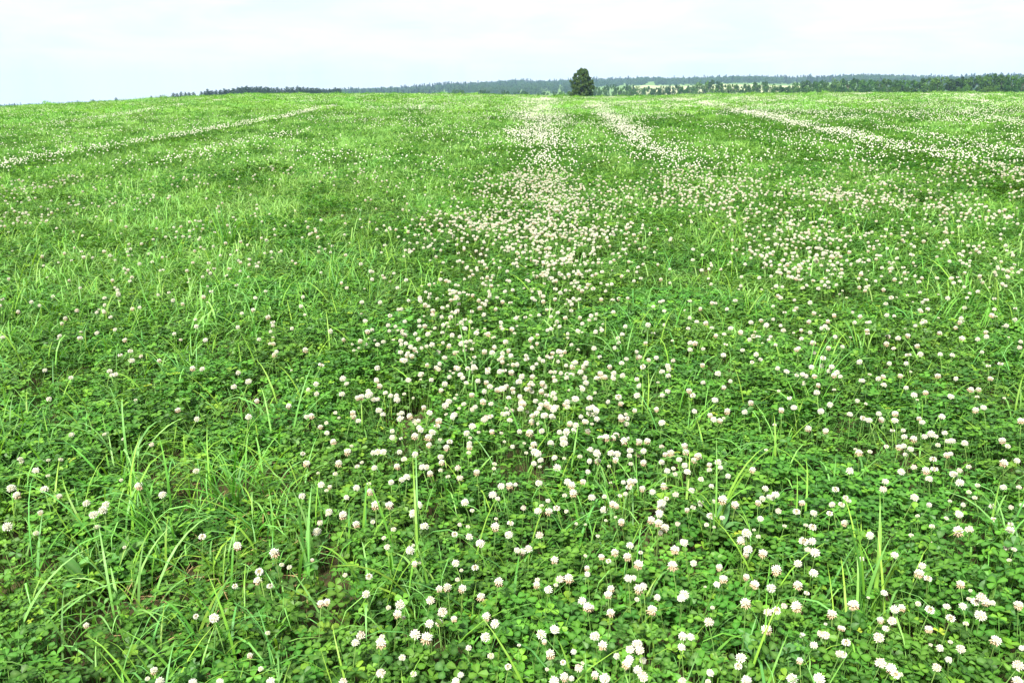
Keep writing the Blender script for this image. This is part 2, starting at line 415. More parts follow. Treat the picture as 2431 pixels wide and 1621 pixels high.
# remaining flowers: density laid out on the ground, in the drill rows that run away from the camera
def strip(pts, dens):
    """pts: photo x, y, half width in photo pixels -> row on the ground"""
    L = []
    for px, py, hw in pts:
        x, y, d = hit(px, max(py, float(np.interp(px, CREST[:, 0], CREST[:, 1])) + 2.5), VEG); L.append((y, x, hw * d / FPX))
    L.sort(); return np.array(L), dens
K = 1.0336
ROWS = [strip([(1281,228,24),(1283,255,40),(1288,320,52),(1288,350,46)], 230), strip([(1288,365,40),(1280,385,42),(1270,427,95),(1280,480,120),(1265,560,200)], 380), strip([(1265,540,190),(1260,640,200),(1240,740,210),(1200,840,260),(1180,940,310),(1230,1020,330)], 340),
 strip([(1392,241,14),(1423,268,20),(1457,282,24),(1481,307,24),(1516,334,30),(1568,365,30)], 250), strip([(1568,365,40),(1640,420,70),(1760,500,90),(1900,590,120),(2000,680,130)], 110),
 strip([(1672,243,24),(1775,269,26),(1879,293,28),(1965,310,32),(2068,334,36),(2172,359,40),(2275,376,44),(2413,410,52),(2600,450,58)], 300),
 strip([(2120,259,9),(2275,266,10),(2413,293,14),(2600,330,16)], 170), strip([(2100,305,12),(2206,325,14),(2413,368,20),(2600,400,22)], 190), strip([(1760,245,9),(1900,265,9),(2100,292,10)], 120),
 strip([(-120,415,28),(0,396,26),(103,375,23),(207,358,20),(310,341,18),(413,324,17),(517,307,15),(654,282,12),(792,254,9)], 390),
 strip([(380,388,14),(424,375,14),(517,351,13),(620,334,12),(723,313,10)], 300), strip([(148,293,7),(275,276,7),(448,248,6),(551,236,5)], 340), strip([(60,300,8),(200,285,8),(330,270,7)],90),
 strip([(-60,470,30),(50,455,34),(160,432,30)], 170), strip([(1620,448,40),(1700,452,40),(1780,470,40)], 90)]
BLOBS = [(962,257,34,3,300),(1010,257,34,3,300),(890,260,26,3,160),(1220,320,30,6,220),(1990,468,60,16,260),(2060,488,60,16,230),(1240,560,190,45,110),(440,690,55,18,150),(900,800,70,40,130),(1010,815,80,40,130),(1330,800,110,40,190),(1310,870,110,45,190),(1260,950,160,60,190),(880,965,110,35,150),(1880,590,120,40,170),(2010,650,110,45,170),(1980,560,90,30,150),(1850,800,80,40,110),(2100,780,150,50,60),(2300,1000,120,60,60),(60,520,80,25,120),(250,700,90,30,40),(2330,520,90,40,120),(2330,620,90,40,80)]
BW = []
for px, py, rx, ry, dn in BLOBS:
    x, y, d = hit(px, py, VEG); y0 = hit(px, py + ry, VEG)[1]; y1 = hit(px, max(py - ry, 234), VEG)[1]
    BW.append((x, y, rx * d / FPX, max(0.15, (y1 - y0) / 2), dn))
def density(x, y):
    base = 26 + 44 * smooth(-0.5, 0.35, x / np.maximum(0.64 * y, .5))
    patch = fbm(x * 0.9 + 3, y * 0.55, 51); base = base * np.clip((patch - 0.30) * 4.2, 0.1, 2.2) * (0.6 + 0.8 * vnoise(x * 3, y * 2.2, 8))
    base = base * (1 - 0.45 * smooth(7, 14, y))
    r = base
    clump = np.clip(2.2 * fbm(x * 2.6, y * 1.3, 66) - 0.05, 0.1, 2.2)
    for L, dn in ROWS:
        xc = np.interp(y, L[:, 0], L[:, 1]); w = np.interp(y, L[:, 0], L[:, 2]); ok = (y > L[0, 0] - .15) & (y < L[-1, 0] + 0.3 * (L[-1, 0] > 8))
        xc = xc + w * 0.9 * (fbm(y * 0.8, 0 * y + dn, 12) - .5)
        r = r + dn * clump * np.exp(-np.abs((x - xc) / w) ** 2) * ok
    r = base + (r - base) * (0.85 - 0.42 * smooth(14, 36, y))
    for bx, by, rx, ry, dn in BW: r = r + dn * clump * np.exp(-((x - bx) / rx) ** 2 - ((y - by) / ry) ** 2)
    return np.minimum(r, 600)
# close clover
near_c = proto_collection('near_clover', [clover_patch(0.165, 190, 0.0095, 0.0235) for _ in range(8)])
X, Y = field_points(-1.0, 6.5, 0.20, 0.75, 1.6)
gk = grassiness(X, Y); bk = bare(X, Y)
hgt = 0.62 + 0.75 * fbm(X * 1.7, Y * 1.7, 77) - 0.22 * gk - 0.4 * bk
k = rng.random(len(X)) > 0.35 * bk
CLOVER = tag(put('clover_leaves', near_c, 8, X[k], Y[k], 0.85, 1.15, sz=hgt[k]), 'low carpet of green clover leaves covering the meadow', kind='stuff')
# middle clover
mid_c = proto_collection('mid_clover', [clover_patch(0.32, 330, 0.013, 0.023, False, 0.15, False) for _ in range(6)])
X, Y = field_points(6.3, 24, 0.36, 0.75, 3.5)
gk = grassiness(X, Y); hgt = 0.62 + 0.75 * fbm(X * 1.2, Y * 1.2, 77) - 0.2 * gk
k = rng.random(len(X)) > 0.1 * gk
put('leaf_carpet', mid_c, 6, X[k], Y[k], 0.9, 1.15, parent=CLOVER, sz=hgt[k])['kind'] = 'stuff'

# grass
near_g = proto_collection('near_grass', [grass_tuft_mesh(14, 0.12, 0.29, 0.07, 0.0048) for _ in range(5)] + [grass_tuft_mesh(5, 0.15, 0.34, 0.06, 0.0054) for _ in range(5)])
X, Y = field_points(-0.8, 6.5, 0.098, 0.75, 1.6)
gk = grassiness(X, Y); k = rng.random(len(X)) < 0.06 + 0.74 * gk
GRASS = tag(put('meadow_grass', near_g, 10, X[k], Y[k], 0.6, 1.15), 'slender green grass growing up through the clover', kind='stuff')
def mix_patch(r, n, lmin, lmax, w, seg, gcols=None):
    mb = MB()
    for i in range(n):
        a = random.uniform(0, 2 * pi); rr = r * math.sqrt(random.random())
        grass_blade(mb, (rr * cos(a), rr * sin(a), 0), random.uniform(0, 2 * pi), random.uniform(lmin, lmax), random.uniform(0.05, 0.55), random.uniform(0.6, 2.5), w * random.uniform(0.7, 1.3), seg, random.choice(gcols or GR))
    return mb.mesh('grass_patch', M_SWARD)
mid_g = proto_collection('mid_grass', [mix_patch(0.28, 110, 0.09, 0.21, 0.0052, 4, GRF) for _ in range(5)] + [mix_patch(0.28, 120, 0.09, 0.22, 0.0052, 4, GRP) for _ in range(4)])
X, Y = field_points(2.6, 24, 0.25, 0.75, 3.5)
gk = grassiness(X, Y); k = rng.random(len(X)) < (0.38 + 0.62 * gk) * smooth(2.4, 7.0, Y)
X, Y = X[k], Y[k]; pale = lanes(X, Y) + rng.normal(0, .10, len(X)) > 0.48
put('grass_mid_field', mid_g, 6, X, Y, 0.7, 1.2, parent=GRASS, idx=np.where(pale, rng.integers(5, 9, len(X)), rng.integers(0, 5, len(X))))['kind'] = 'stuff'
def far_patch(gcols, ng, nl):
    mb = MB()
    for i in range(ng):
        a = random.uniform(0, 2 * pi); rr = 0.8 * math.sqrt(random.random())
        grass_blade(mb, (rr * cos(a), rr * sin(a), 0), random.uniform(0, 2 * pi), random.uniform(0.09, 0.18), random.uniform(0.05, 0.6), random.uniform(0.3, 2.0), 0.012 * random.uniform(0.7, 1.3), 3, random.choice(gcols))
    for i in range(nl):
        a = random.uniform(0, 2 * pi); rr = 0.8 * math.sqrt(random.random()); tl = abs(random.gauss(0, .4)); ta = random.uniform(0, 6.28)
        clover_leaf(mb, (rr * cos(a), rr * sin(a), random.uniform(0.04, 0.14)), (sin(tl) * cos(ta), sin(tl) * sin(ta), cos(tl)), 0.028, random.uniform(0, 6), green(), False)
    return mb.mesh('far_patch', M_SWARD)
far_g = proto_collection('far_grass', [far_patch(GRF, 620, 240) for _ in range(5)] + [far_patch(GRP, 700, 160) for _ in range(4)])
X, Y = field_points(23, 105, 0.85, 0.72, 9)
pale = lanes(X, Y) + rng.normal(0, .07, len(X)) > 0.47
put('grass_far_field', far_g, 6, X, Y, 0.9, 1.25, parent=GRASS, sz=0.62 + 0.4 * fbm(X * .5, Y * .12, 5) + 0.15 * pale, idx=np.where(pale, rng.integers(5, 9, len(X)), rng.integers(0, 5, len(X))))['kind'] = 'stuff'

# dry straw on the bare spots
mb = MB()
for bx, by, br in BARE:
    for i in range(150):
        a = random.uniform(0, 2 * pi); rr = br * math.sqrt(random.random()); x, y = bx + rr * cos(a), by + rr * sin(a)
        z = float(ground(x, y)) + random.uniform(0.004, 0.05); az = random.uniform(0, 2 * pi); L = random.uniform(0.02, 0.075)
        d = np.array([cos(az), sin(az), random.uniform(-.15, .4)]) * L
        ribbon(mb, [(x, y, z), (x + d[0] * .5, y + d[1] * .5, z + d[2] * .5 + .003), (x + d[0], y + d[1], z + d[2])], [0.0016, 0.002, 0.001], (-sin(az), cos(az), 0.3), jit((0.26, 0.18, 0.08), .3), jit((0.34, 0.25, 0.12), .2))
tag(mb.build('dry_straw', M_STRAW), 'dead tan straw lying on the thin brownish spots among the clover', kind='stuff')

# ------------------------------------------------------------------ clover flowers
WHITE = (0.78, 0.78, 0.70); CREAM = (0.62, 0.61, 0.42); TAN = (0.46, 0.30, 0.17); PINK = (0.74, 0.55, 0.50); BUD = (0.42, 0.46, 0.22); BROWN = (0.22, 0.11, 0.07)
def floret(mb, d, r0, r1, w, col0, col1, up=0.0):
    """one slim keeled floret from r0 to r1 along d, bent by up"""
    d = np.array(d, float); d /= np.linalg.norm(d)
    u, v, n = frame_from(d, random.uniform(0, 6.28))
    m = 0.62
    c = d * (r0 + (r1 - r0) * m) + np.array([0, 0, up * 0.4 * r1]); tip = d * r1 + np.array([0, 0, up * r1])
    base = d * r0
    mb.add([base, c + u * w, c + v * w, c - u * w, c - v * w, tip], [(0, 2, 1), (0, 3, 2), (0, 4, 3), (0, 1, 4), (1, 2, 5), (2, 3, 5), (3, 4, 5), (4, 1, 5)],
           [col0, lerp(col0, col1, .6), lerp(col0, col1, .6), lerp(col0, col1, .6), lerp(col0, col1, .6), col1])
def sphere_dirs(n, zmin, zmax):
    out = []
    for i in range(n):
        z = zmax - (zmax - zmin) * (i + .5) / n; a = i * 2.39996 + random.uniform(-.2, .2); r = math.sqrt(max(0, 1 - z * z))
        out.append((r * cos(a), r * sin(a), z))
    return out
def core(mb, r, col, sz=1.0):
    V = [(0, 0, r * sz)]; 
    for z, q in ((0.55, 0.83), (-0.2, 0.97), (-0.75, 0.66)):
        for k in range(6): V.append((r * q * cos(k * pi / 3), r * q * sin(k * pi / 3), r * z * sz))
    V.append((0, 0, -r * sz)); F = []
    for k in range(6):
        j = (k + 1) % 6; F += [(0, 1 + k, 1 + j), (1 + k, 7 + k, 7 + j, 1 + j), (7 + k, 13 + k, 13 + j, 7 + j), (13 + k, 19, 13 + j)]
    mb.add(V, F, col)
def head_mesh(kind):
    """unit-radius flower head; returns (head, wilted skirt or None)"""
    h = MB(); s = None
    if kind in 'wp':
        tipc = WHITE if kind == 'w' else lerp(WHITE, PINK, 0.4)
        core(h, 0.62, lerp(CREAM, TAN, 0.15))
        for d in sphere_dirs(64, -0.72, 1.0):
            c = jit(tipc, .06) if kind == 'w' else jit(lerp(tipc, (0.45, 0.2, 0.2), max(0, d[2] - .6) * 1.2), .08)
            floret(h, d, 0.35, random.uniform(0.80, 1.12), 0.112, lerp(lerp(CREAM, (.40, .42, .22), .4), c, .15), c, random.uniform(-.02, .16))
    elif kind == 'b':
        core(h, 0.60, lerp(CREAM, TAN, 0.3)); s = MB()
        for d in sphere_dirs(46, -0.15, 1.0):
            c = jit(WHITE, .06); floret(h, d, 0.35, random.uniform(0.80, 1.12), 0.118, lerp(lerp(CREAM, (.40, .42, .22), .4), c, .15), c, random.uniform(-.04, .14))
        for d in sphere_dirs(22, -0.95, -0.25):
            c = jit(lerp((.56, .42, .25), PINK, random.uniform(0, .35)), .15)
            floret(s, d, 0.35, random.uniform(0.85, 1.25), 0.115, lerp(TAN, BROWN, .15), lerp(c, CREAM, random.uniform(0, .5)), -0.12)
    elif kind == 'c':
        core(h, 0.55, lerp(BUD, BROWN, 0.45))
        for d in sphere_dirs(46, -0.45, 0.72):
            c = jit(WHITE, .06); floret(h, d, 0.35, random.uniform(0.92, 1.08), 0.13, lerp(CREAM, c, .4), c, 0.10)
        for d in sphere_dirs(14, 0.72, 1.0):
            c = jit(lerp(BROWN, BUD, random.uniform(0, .6)), .2); floret(h, d, 0.3, random.uniform(0.66, 0.8), 0.10, c, c, 0.0)
    else:
        core(h, 0.58, BUD, 0.85)
        for d in sphere_dirs(44, -0.5, 1.0):
            top = max(0, (d[2] - .62) / .38); c = jit(lerp(lerp(WHITE, CREAM, .3), BUD, top * random.uniform(.3, 1)), .08)
            d = (d[0], d[1], d[2] * .8); floret(h, d, 0.35, random.uniform(0.84, 1.02) * (1 - .15 * top), 0.13, lerp(CREAM, c, .3), c, 0.12)
    return h.mesh('flower_head', M_PETAL), (s.mesh('wilted_florets', M_PETAL) if s else None)
HEADS = {k: [head_mesh(k) for _ in range(3)] for k in 'wbcps'}
def stem_mb(mb, top, base, r=0.0011, n=4):
    top = np.array(top, float); base = np.array(base, float); bend = np.array([top[0] - base[0], top[1] - base[1], 0]) * 0.25
    rings = []
    for i in range(n + 1):
        f = i / n; p = base + (top - base) * f - bend * sin(pi * f) * 0.8
        rings += [p + r * np.array([cos(a), sin(a), 0]) for a in (0, 2.094, 4.189)]
    F = [(3 * i + j, 3 * i + (j + 1) % 3, 3 * i + 3 + (j + 1) % 3, 3 * i + 3 + j) for i in range(n) for j in range(3)]
    mb.add(rings, F, [lerp((0.10, 0.22, 0.05), (0.20, 0.34, 0.08), (i // 3) / n) for i in range(len(rings))])

# flowers read off the photograph: x, y, width in a magnified tile, and the look (w full white, b tan underside, c dark centre, p pinkish, s small half-open)
TILES = [(0, 1220, 2.94, "52,92,84w 253,135,46s 680,93,56s 1413,160,54c 1658,222,62b 1915,268,74b 2234,62,46p 2212,125,64w 1966,355,40s 2020,372,42s 2180,320,30b 1810,405,62c 1798,462,60b 1886,503,50c 1640,505,44c 2240,622,56b 2282,612,52b 1368,714,42c 1495,728,76w 602,776,44b 1868,830,40s 1820,1080,42s 1745,985,44b 1075,1090,54b 1030,1148,38s 1116,1168,66w 1345,1175,62w 1534,1172,56w 1888,1168,66w 870,232,28c 2285,5,30s"),
 (800, 1220, 3.91, "55,15,80b 178,95,72b 333,75,50s 435,222,48s 525,143,58s 708,8,74w 812,115,88w 465,307,66p 678,340,92w 708,290,36s 722,460,60b 765,452,36s 75,568,52s 298,582,70c 270,747,84w 478,868,54s 585,842,98w 562,925,84b 868,802,88p 977,910,98p 950,692,68b 1025,680,84b 1165,690,80b 858,1017,88w 946,1003,70b 1085,972,64b 1093,190,62c 1228,213,76w 1215,118,44s 1140,98,44p 1476,45,38s 1470,118,90b 1330,275,94w 1595,195,84w 1610,88,68c 1880,198,78p 1670,335,60w 1720,352,74b 1778,325,82w 2020,425,76b 2222,90,38s 2305,97,32s 2305,388,40s 1102,458,78w 1282,500,74c 1155,522,40s 1118,608,50s 1502,627,92b 1337,767,84b 1860,612,56s 1853,655,70b 1964,702,84w 2032,660,50s 2072,603,82p 2152,595,92b 2320,500,54b 2325,558,60w 2275,805,84w 2325,860,90b 1388,950,88b 1466,1018,92w 1378,1142,98w 1222,1243,62w 1428,1318,72s 1690,1217,42s 1897,1117,98w 1925,1182,54b 2022,1075,96w 1980,1298,92b 2197,1278,62w 2100,1378,58c 2245,1430,92p 2280,1382,40s 1950,1440,44s 1590,1417,68c 725,1120,108w 835,1150,120b 222,1125,92p 172,1195,80w 408,1195,104b 418,1140,62s 605,1333,74s 408,1478,96p 710,1485,70s 1148,1493,66w 1103,1558,88w 55,1555,84p 2015,1548,100w 2110,1510,88b 2175,1525,62w 620,960,40b"),
 (1400, 1220, 3.91, "150,60,36s 293,72,70b 240,30,34s 75,205,44s 570,55,74b 640,82,82b 698,125,82b 655,175,54b 645,8,70w 815,92,54p 875,265,86w 793,330,90b 373,295,78w 233,355,78b 110,397,62b 175,438,54c 350,395,84b 455,468,94b 473,358,44c 770,478,102b 963,458,70w 1203,495,68b 1125,22,84c 1085,100,50s 1155,122,36s 1230,35,50w 1455,180,98w 1405,245,84b 1470,332,88w 1450,372,62b 1608,362,88b 1585,45,68w 1565,210,50s 1525,148,36s 1808,112,46s 2005,105,46s 2068,125,78c 1985,258,94c 2065,255,80w 2025,332,62p 2093,358,92w 1933,463,84w 2078,548,86w 1733,520,104b 1455,582,66b 1240,602,86b 1180,655,68w 1533,652,90b 1683,688,94w 1932,658,90b 2013,735,56c 358,598,86w 410,592,56w 198,692,72b 172,745,82b 458,690,100b 498,672,76w 438,792,52s 627,773,66w 878,752,100w 848,785,80w 12,868,70b 195,912,82b 578,888,100b 1070,675,30s 1140,868,48s 1446,823,104b 1655,912,86p 1733,897,84c 1803,853,62p 1918,857,104b 2248,925,92b 1105,1003,98p 1640,1073,104b 2190,1020,36s 2325,1053,50b 1975,1127,60w 2140,1110,70p 2190,1125,80p 2080,1218,80w 2320,1298,80p 48,1135,98w 122,1217,92b 250,1318,66w 442,1205,104w 375,1255,88p 465,1265,92p 368,1350,88w 342,1390,92b 493,1358,72w 445,1448,92w 495,1508,108p 140,1525,108w 50,1490,76b 862,1132,84w 938,1142,80w 853,1238,80w 1403,1335,108w 1380,1415,80c 1118,1475,78w 1098,1555,60s 860,1552,88p 1455,1545,100w 1880,1530,116w 2128,1530,122w 1950,1358,66b"),
 (2000, 1220, 3.91, "20,82,66b 255,200,78w 175,418,54w 637,200,54s 832,115,58s 697,18,44s 962,40,48s 1085,5,70w 1075,158,98b 1178,143,80p 1402,55,60c 1560,95,50c 1558,150,80w 1535,310,72p 1593,330,54s 825,278,50p 485,382,74w 740,482,74w 712,548,92b 790,602,80c 1095,650,80b 1187,710,40s 386,732,70w 100,840,104b 482,885,86w 550,868,72b 703,832,58s 810,890,92c 966,858,68w 1117,855,74w 1173,788,48s 1290,775,96p 1240,818,92c 1332,815,80b 1388,825,62w 1632,842,88b 1282,945,112w 1003,970,88c 1145,1018,58s 353,982,70b 463,993,88p 400,1062,70w 800,1068,76b 338,1147,104p 35,1195,86c 10,1305,70c 5,1060,50b 818,1213,40s 905,1243,72w 1098,1252,86p 1002,1187,48s 1425,1170,100b 1668,1245,60w 985,1352,66w 875,1425,86p 1632,1408,112p 355,1382,110p 450,1430,100b 490,1490,90c 540,1490,54s 1625,1550,104b 1548,430,50s 240,775,34s"),
 (0, 1020, 3.856, "185,270,56s 200,292,50s 555,275,50s 443,280,42s 330,375,68w 440,422,44s 105,540,90w 153,598,74b 408,545,78w 543,608,54b 792,675,74w 970,685,70w 940,742,88w 858,780,84w 370,758,54b 1272,515,80b 1487,597,74w 1797,380,68w 1110,462,40s 655,48,54w 957,43,44s 1130,88,40s 1388,137,50p"),
 (610, 1020, 3.856, "640,32,52w 700,110,62b 420,222,50c 865,150,40s 830,200,70b 1065,212,54w 1110,205,70w 1158,205,66w 1305,205,54w 455,308,70b 748,308,70b 960,300,40s 918,338,54s 1075,350,58w 1347,270,62s 1283,335,62b 718,405,52s 560,397,34s 590,505,68w 668,522,44b 637,557,42s 912,532,66w 1025,495,46s 1040,567,70b 820,622,56w 412,610,68w 660,755,72w 790,775,76w 1085,690,86b 1212,690,80b 1480,690,76w 1432,765,78w 1325,460,58w 1372,437,74w 1230,482,58w 1240,14,50w 1240,72,58w 1318,82,36c 1445,58,70b 1605,25,70w 1570,70,76b 1500,5,60w 1678,95,48s 1765,112,60c 1575,140,56b 1735,165,64b 1447,227,64w 1682,250,60w 1692,298,62b 1515,345,66w 1552,345,62w 1585,400,60b 1683,373,50s 1840,350,60p 1858,443,68p 1750,432,50s 2012,388,64b 1920,35,66w 1952,75,42s 1945,125,50w 1945,160,60b 1940,213,48s 2030,25,40s 2238,32,40s 2265,110,34s 2340,155,46w 2175,315,50s 2170,357,42s 2237,520,74w 2312,510,74b 2158,598,82w 2205,632,50w 1905,667,76w 1970,740,48s"),
 (1220, 1020, 3.856, "52,18,52w 145,28,74b 255,15,62w 417,25,54w 480,22,76w 552,8,66w 455,85,90w 458,128,84w 337,128,70w 182,133,62b 95,125,38s 155,168,34s 190,205,80w 222,220,70w 113,213,40s 245,280,60w 183,312,58w 238,340,40s 373,258,60w 460,263,40s 605,248,54s 395,350,78w 692,288,54w 677,385,50w 675,18,60b 795,80,64b 845,72,72b 905,78,60b 935,50,70b 1010,100,76b 1055,92,64b 1143,110,68b 1222,105,64b 700,190,76w 760,220,90w 770,285,66b 872,335,40s 890,215,70w 945,228,74w 930,275,60b 1065,193,70w 1058,240,54w 1140,215,72b 1187,197,60w 1070,313,48s 1187,300,64b 1352,157,50p 1385,225,50b 1437,215,76b 1562,148,62b 1573,205,64b 1685,238,70b 1650,280,60b 1512,275,58w 1353,298,58w 1563,328,60w 1587,388,72w 1403,378,62w 1460,357,48s 1475,408,50s 1870,298,66w 1890,348,50w 1790,370,54s 1790,320,50b 1960,425,54w 1712,453,60s 2185,368,62b 2310,187,40s 228,490,72w 15,503,44w 490,478,72w 530,510,74b 543,580,78b 633,475,58b 465,603,52s 712,622,74w 312,650,48w 253,695,46s 88,717,58p 220,745,76w 320,745,74b 392,722,68c 480,747,46s 825,732,76w 905,680,70b 940,697,52b 828,612,50s 970,605,42c 1022,588,46w 1003,482,48w 1068,475,78b 1108,470,52w 1052,530,64c 1177,540,64b 1270,570,60w 1372,515,66b 1397,632,48c 1480,595,62p 1352,672,88w 1348,708,80b 1332,765,78w 1625,558,62w 1808,518,50w 1585,733,50b 1640,713,56c 1710,675,62w 1828,658,54s 1912,640,92b 2025,685,76b 2300,540,66w 2275,632,62w 2235,668,60b 2335,613,50w 885,485,34s"),
 (1830, 1020, 3.913, "510,12,60b 1130,10,46c 1230,8,46w 1240,68,60w 1328,85,68b 1427,65,58w 1488,42,78w 1535,65,44w 1615,32,56w 1553,143,52s 1640,107,50w 1682,107,68w 1800,128,66w 2150,102,66b 2200,155,56s 1073,158,50s 920,206,50s 820,212,68b 785,182,38s 1192,163,64b 1237,152,56w 1298,183,62w 1250,232,48w 1507,277,70c 1632,235,60b 1668,225,50w 1838,345,54s 2165,308,76b 2285,290,62w 735,383,72w 1063,482,66w 1045,555,76p 1210,395,72w 1328,348,58p 1440,380,76b 1517,370,72c 1470,458,70w 1697,415,78w 1752,380,58p 1755,493,80w 1920,517,52s 2160,535,64w 2305,535,50p 1840,580,50s 1893,633,52s 1335,632,78w 1470,700,56w 1663,663,40s 1787,697,50w 2055,712,68c 2330,700,44w 1750,780,78w 600,557,70c 693,633,56c 720,660,56c 655,697,64c 570,695,60w 45,605,80w 15,630,60w 290,677,60b 70,755,62p 238,763,72c 398,775,70w 547,780,62c 2230,720,50p")]
FL = []
for ox, oy, sc, txt in TILES:
    for e in txt.split():
        a, b, c = e[:-1].split(','); FL.append((ox + float(a) / sc, oy + float(b) / sc, float(c) / sc, e[-1]))
FL.sort(key=lambda f: -f[2])
LOOK = {'w': 'round white clover flower', 'b': 'tan-skirted white clover flower', 'c': 'dark-centred white clover flower', 'p': 'pinkish white clover flower', 's': 'half-open whitish clover flower'}
STEMS = []
for k in range(6):
    mb = MB(); a = k * 1.1; l = 0.05 + 0.05 * (k % 3)
    stem_mb(mb, (0, 0, -0.1), (l * cos(a), l * sin(a), -1.1)); STEMS.append(mb)
def place_flower(px, py, w):
    h = 0.13 + 0.045 * random.random() + (0.02 if w > 20 else 0)
    x, y, d = hit(px, py, h)
    D = w * d / FPX
    return x, y, float(ground(x, y)) + h, h, min(max(D, 0.008), 0.027) / 2
ONES = 'zero one two three four five six seven eight nine ten eleven twelve thirteen fourteen fifteen sixteen seventeen eighteen nineteen'.split()
TENS = 'x x twenty thirty forty fifty sixty seventy eighty ninety'.split()
def say(v):
    n = int(v + 0.5); n = min(max(n, 0), 99)
    return ONES[n] if n < 20 else TENS[n // 10] + ('-' + ONES[n % 10] if n % 10 else '')
used = set()
stuff_pts = []
for i, (px, py, w, kd) in enumerate(FL):
    x, y, z, h, r = place_flower(px, py, w)
    tl = random.uniform(0, .35); ta = random.uniform(0, 2 * pi)
    if i < 300:
        rt = empty('clover_flower', (x, y, z - h))
        sx, sy = random.uniform(-.03, .03), random.uniform(-.03, .03)
        mb = MB(); stem_mb(mb, (0, 0, h - 0.4 * r), (sx, sy, -0.005)); mb.build('stem', M_STEM, rt)
        hm, sm = random.choice(HEADS[kd]); rot = (tl * cos(ta), tl * sin(ta), random.uniform(0, 6.28))
        obj('flower_head', hm, rt, (0, 0, h), rot, (r, r, r * random.uniform(.82, .98)))
        if sm: obj('wilted_florets', sm, rt, (0, 0, h), rot, r)
        fx, fy = 100 * px / PW, 100 * py / PH
        for size in (('big ' if w > 24 else ''), 'slightly smaller ', 'slightly lower ', 'slightly higher ', 'tilted ', 'further '):
            lab = '%s%s, %s percent across and %s percent down the picture' % (size, LOOK[kd], say(fx), say(fy))
            if lab not in used: break
        used.add(lab)
        tag(rt, lab, 'flower', 'white clover flowers close to the camera')
    else:
        stuff_pts.append((x, y, z, r, kd, tl * cos(ta), tl * sin(ta)))

Y_READ = hit(PW / 2, 1024, VEG)[1]
def scatter_density(y0, y1, per, wa, wb, cap=600):
    A = 0; Xs = []; Ys = []
    for a in np.linspace(y0, y1, 9)[:-1]:
        b = a + (y1 - y0) / 8; Wd = wa * b + wb; n = int(2 * Wd * (b - a) * cap / per)
        X = rng.uniform(-Wd, Wd, n); Y = rng.uniform(a, b, n); k = rng.random(n) < density(X, Y) / cap
        Xs.append(X[k]); Ys.append(Y[k])
    return np.concatenate(Xs), np.concatenate(Ys)
# whole flowers (head on a stem) for the scatter
ALLK = []
KI = {}
for k in 'wbcps':
    KI[k] = []
    for hm, sm in HEADS[k]:
        mb = MB()
        for m in (hm, sm):
            if m is None: continue
            cs = np.empty(len(m.vertices) * 4, np.float32); m.color_attributes['Col'].data.foreach_get('color', cs); cs = cs.reshape(-1, 4)[:, :3]
            mb.add([tuple(v.co) for v in m.vertices], [tuple(pp.vertices) for pp in m.polygons], [tuple(c) for c in cs])
        st = MB(); stem_mb(st, (0, 0, -0.4), (random.uniform(-2, 2), random.uniform(-2, 2), -13), 0.11, 3); mb.add(st.v, st.f, st.c)
        KI[k].append(len(ALLK)); ALLK.append(mb.mesh('flower', M_PETAL))
fl_c = proto_collection('flowers', ALLK)
X1, Y1 = scatter_density(Y_READ, 9.5, 1, 0.72, 1.2)
# beside and behind the frame the clover goes on flowering
X2, Y2 = scatter_density(-0.8, Y_READ, 1, 0.72, 1.4); rx = X2 * FPX / np.maximum(Y2 * cp + (HC) * sp, .1)
k2 = (np.abs(rx) > PW / 2 + 30) | (Y2 < hit(PW / 2, 1625, VEG)[1] - .03); X2, Y2 = X2[k2], Y2[k2]
X = np.concatenate([X1, X2]); Y = np.concatenate([Y1, Y2]); n = len(X)
kinds = rng.choice(list('wbcps'), n, p=[.52, .24, .07, .03, .14])
R = rng.uniform(0.0088, 0.0126, n) * np.where(kinds == 's', .66, 1)
H = rng.uniform(0.135, 0.20, n)
P = np.stack([X, Y, ground(X, Y) + H], 1).tolist(); rot = np.stack([rng.normal(0, .2, n), rng.normal(0, .2, n), rng.uniform(0, 6.28, n)], 1).tolist(); scl = np.stack([R * rng.uniform(.88, 1.1, n), R * rng.uniform(.88, 1.1, n), R * rng.uniform(.78, 1.0, n)], 1).tolist()
idx = [random.choice(KI[q]) for q in kinds]
for x, y, z, r, kd, a, b in stuff_pts:
    P.append((x, y, z)); rot.append((a, b, random.uniform(0, 6.28))); scl.append((r, r, r * .92)); idx.append(random.choice(KI[kd]))
FLOWERS = tag(scatter('clover_blossoms', fl_c, P, rot, scl, idx), 'countless small white clover blossoms dotting the meadow in long bands to its crest', kind='stuff')
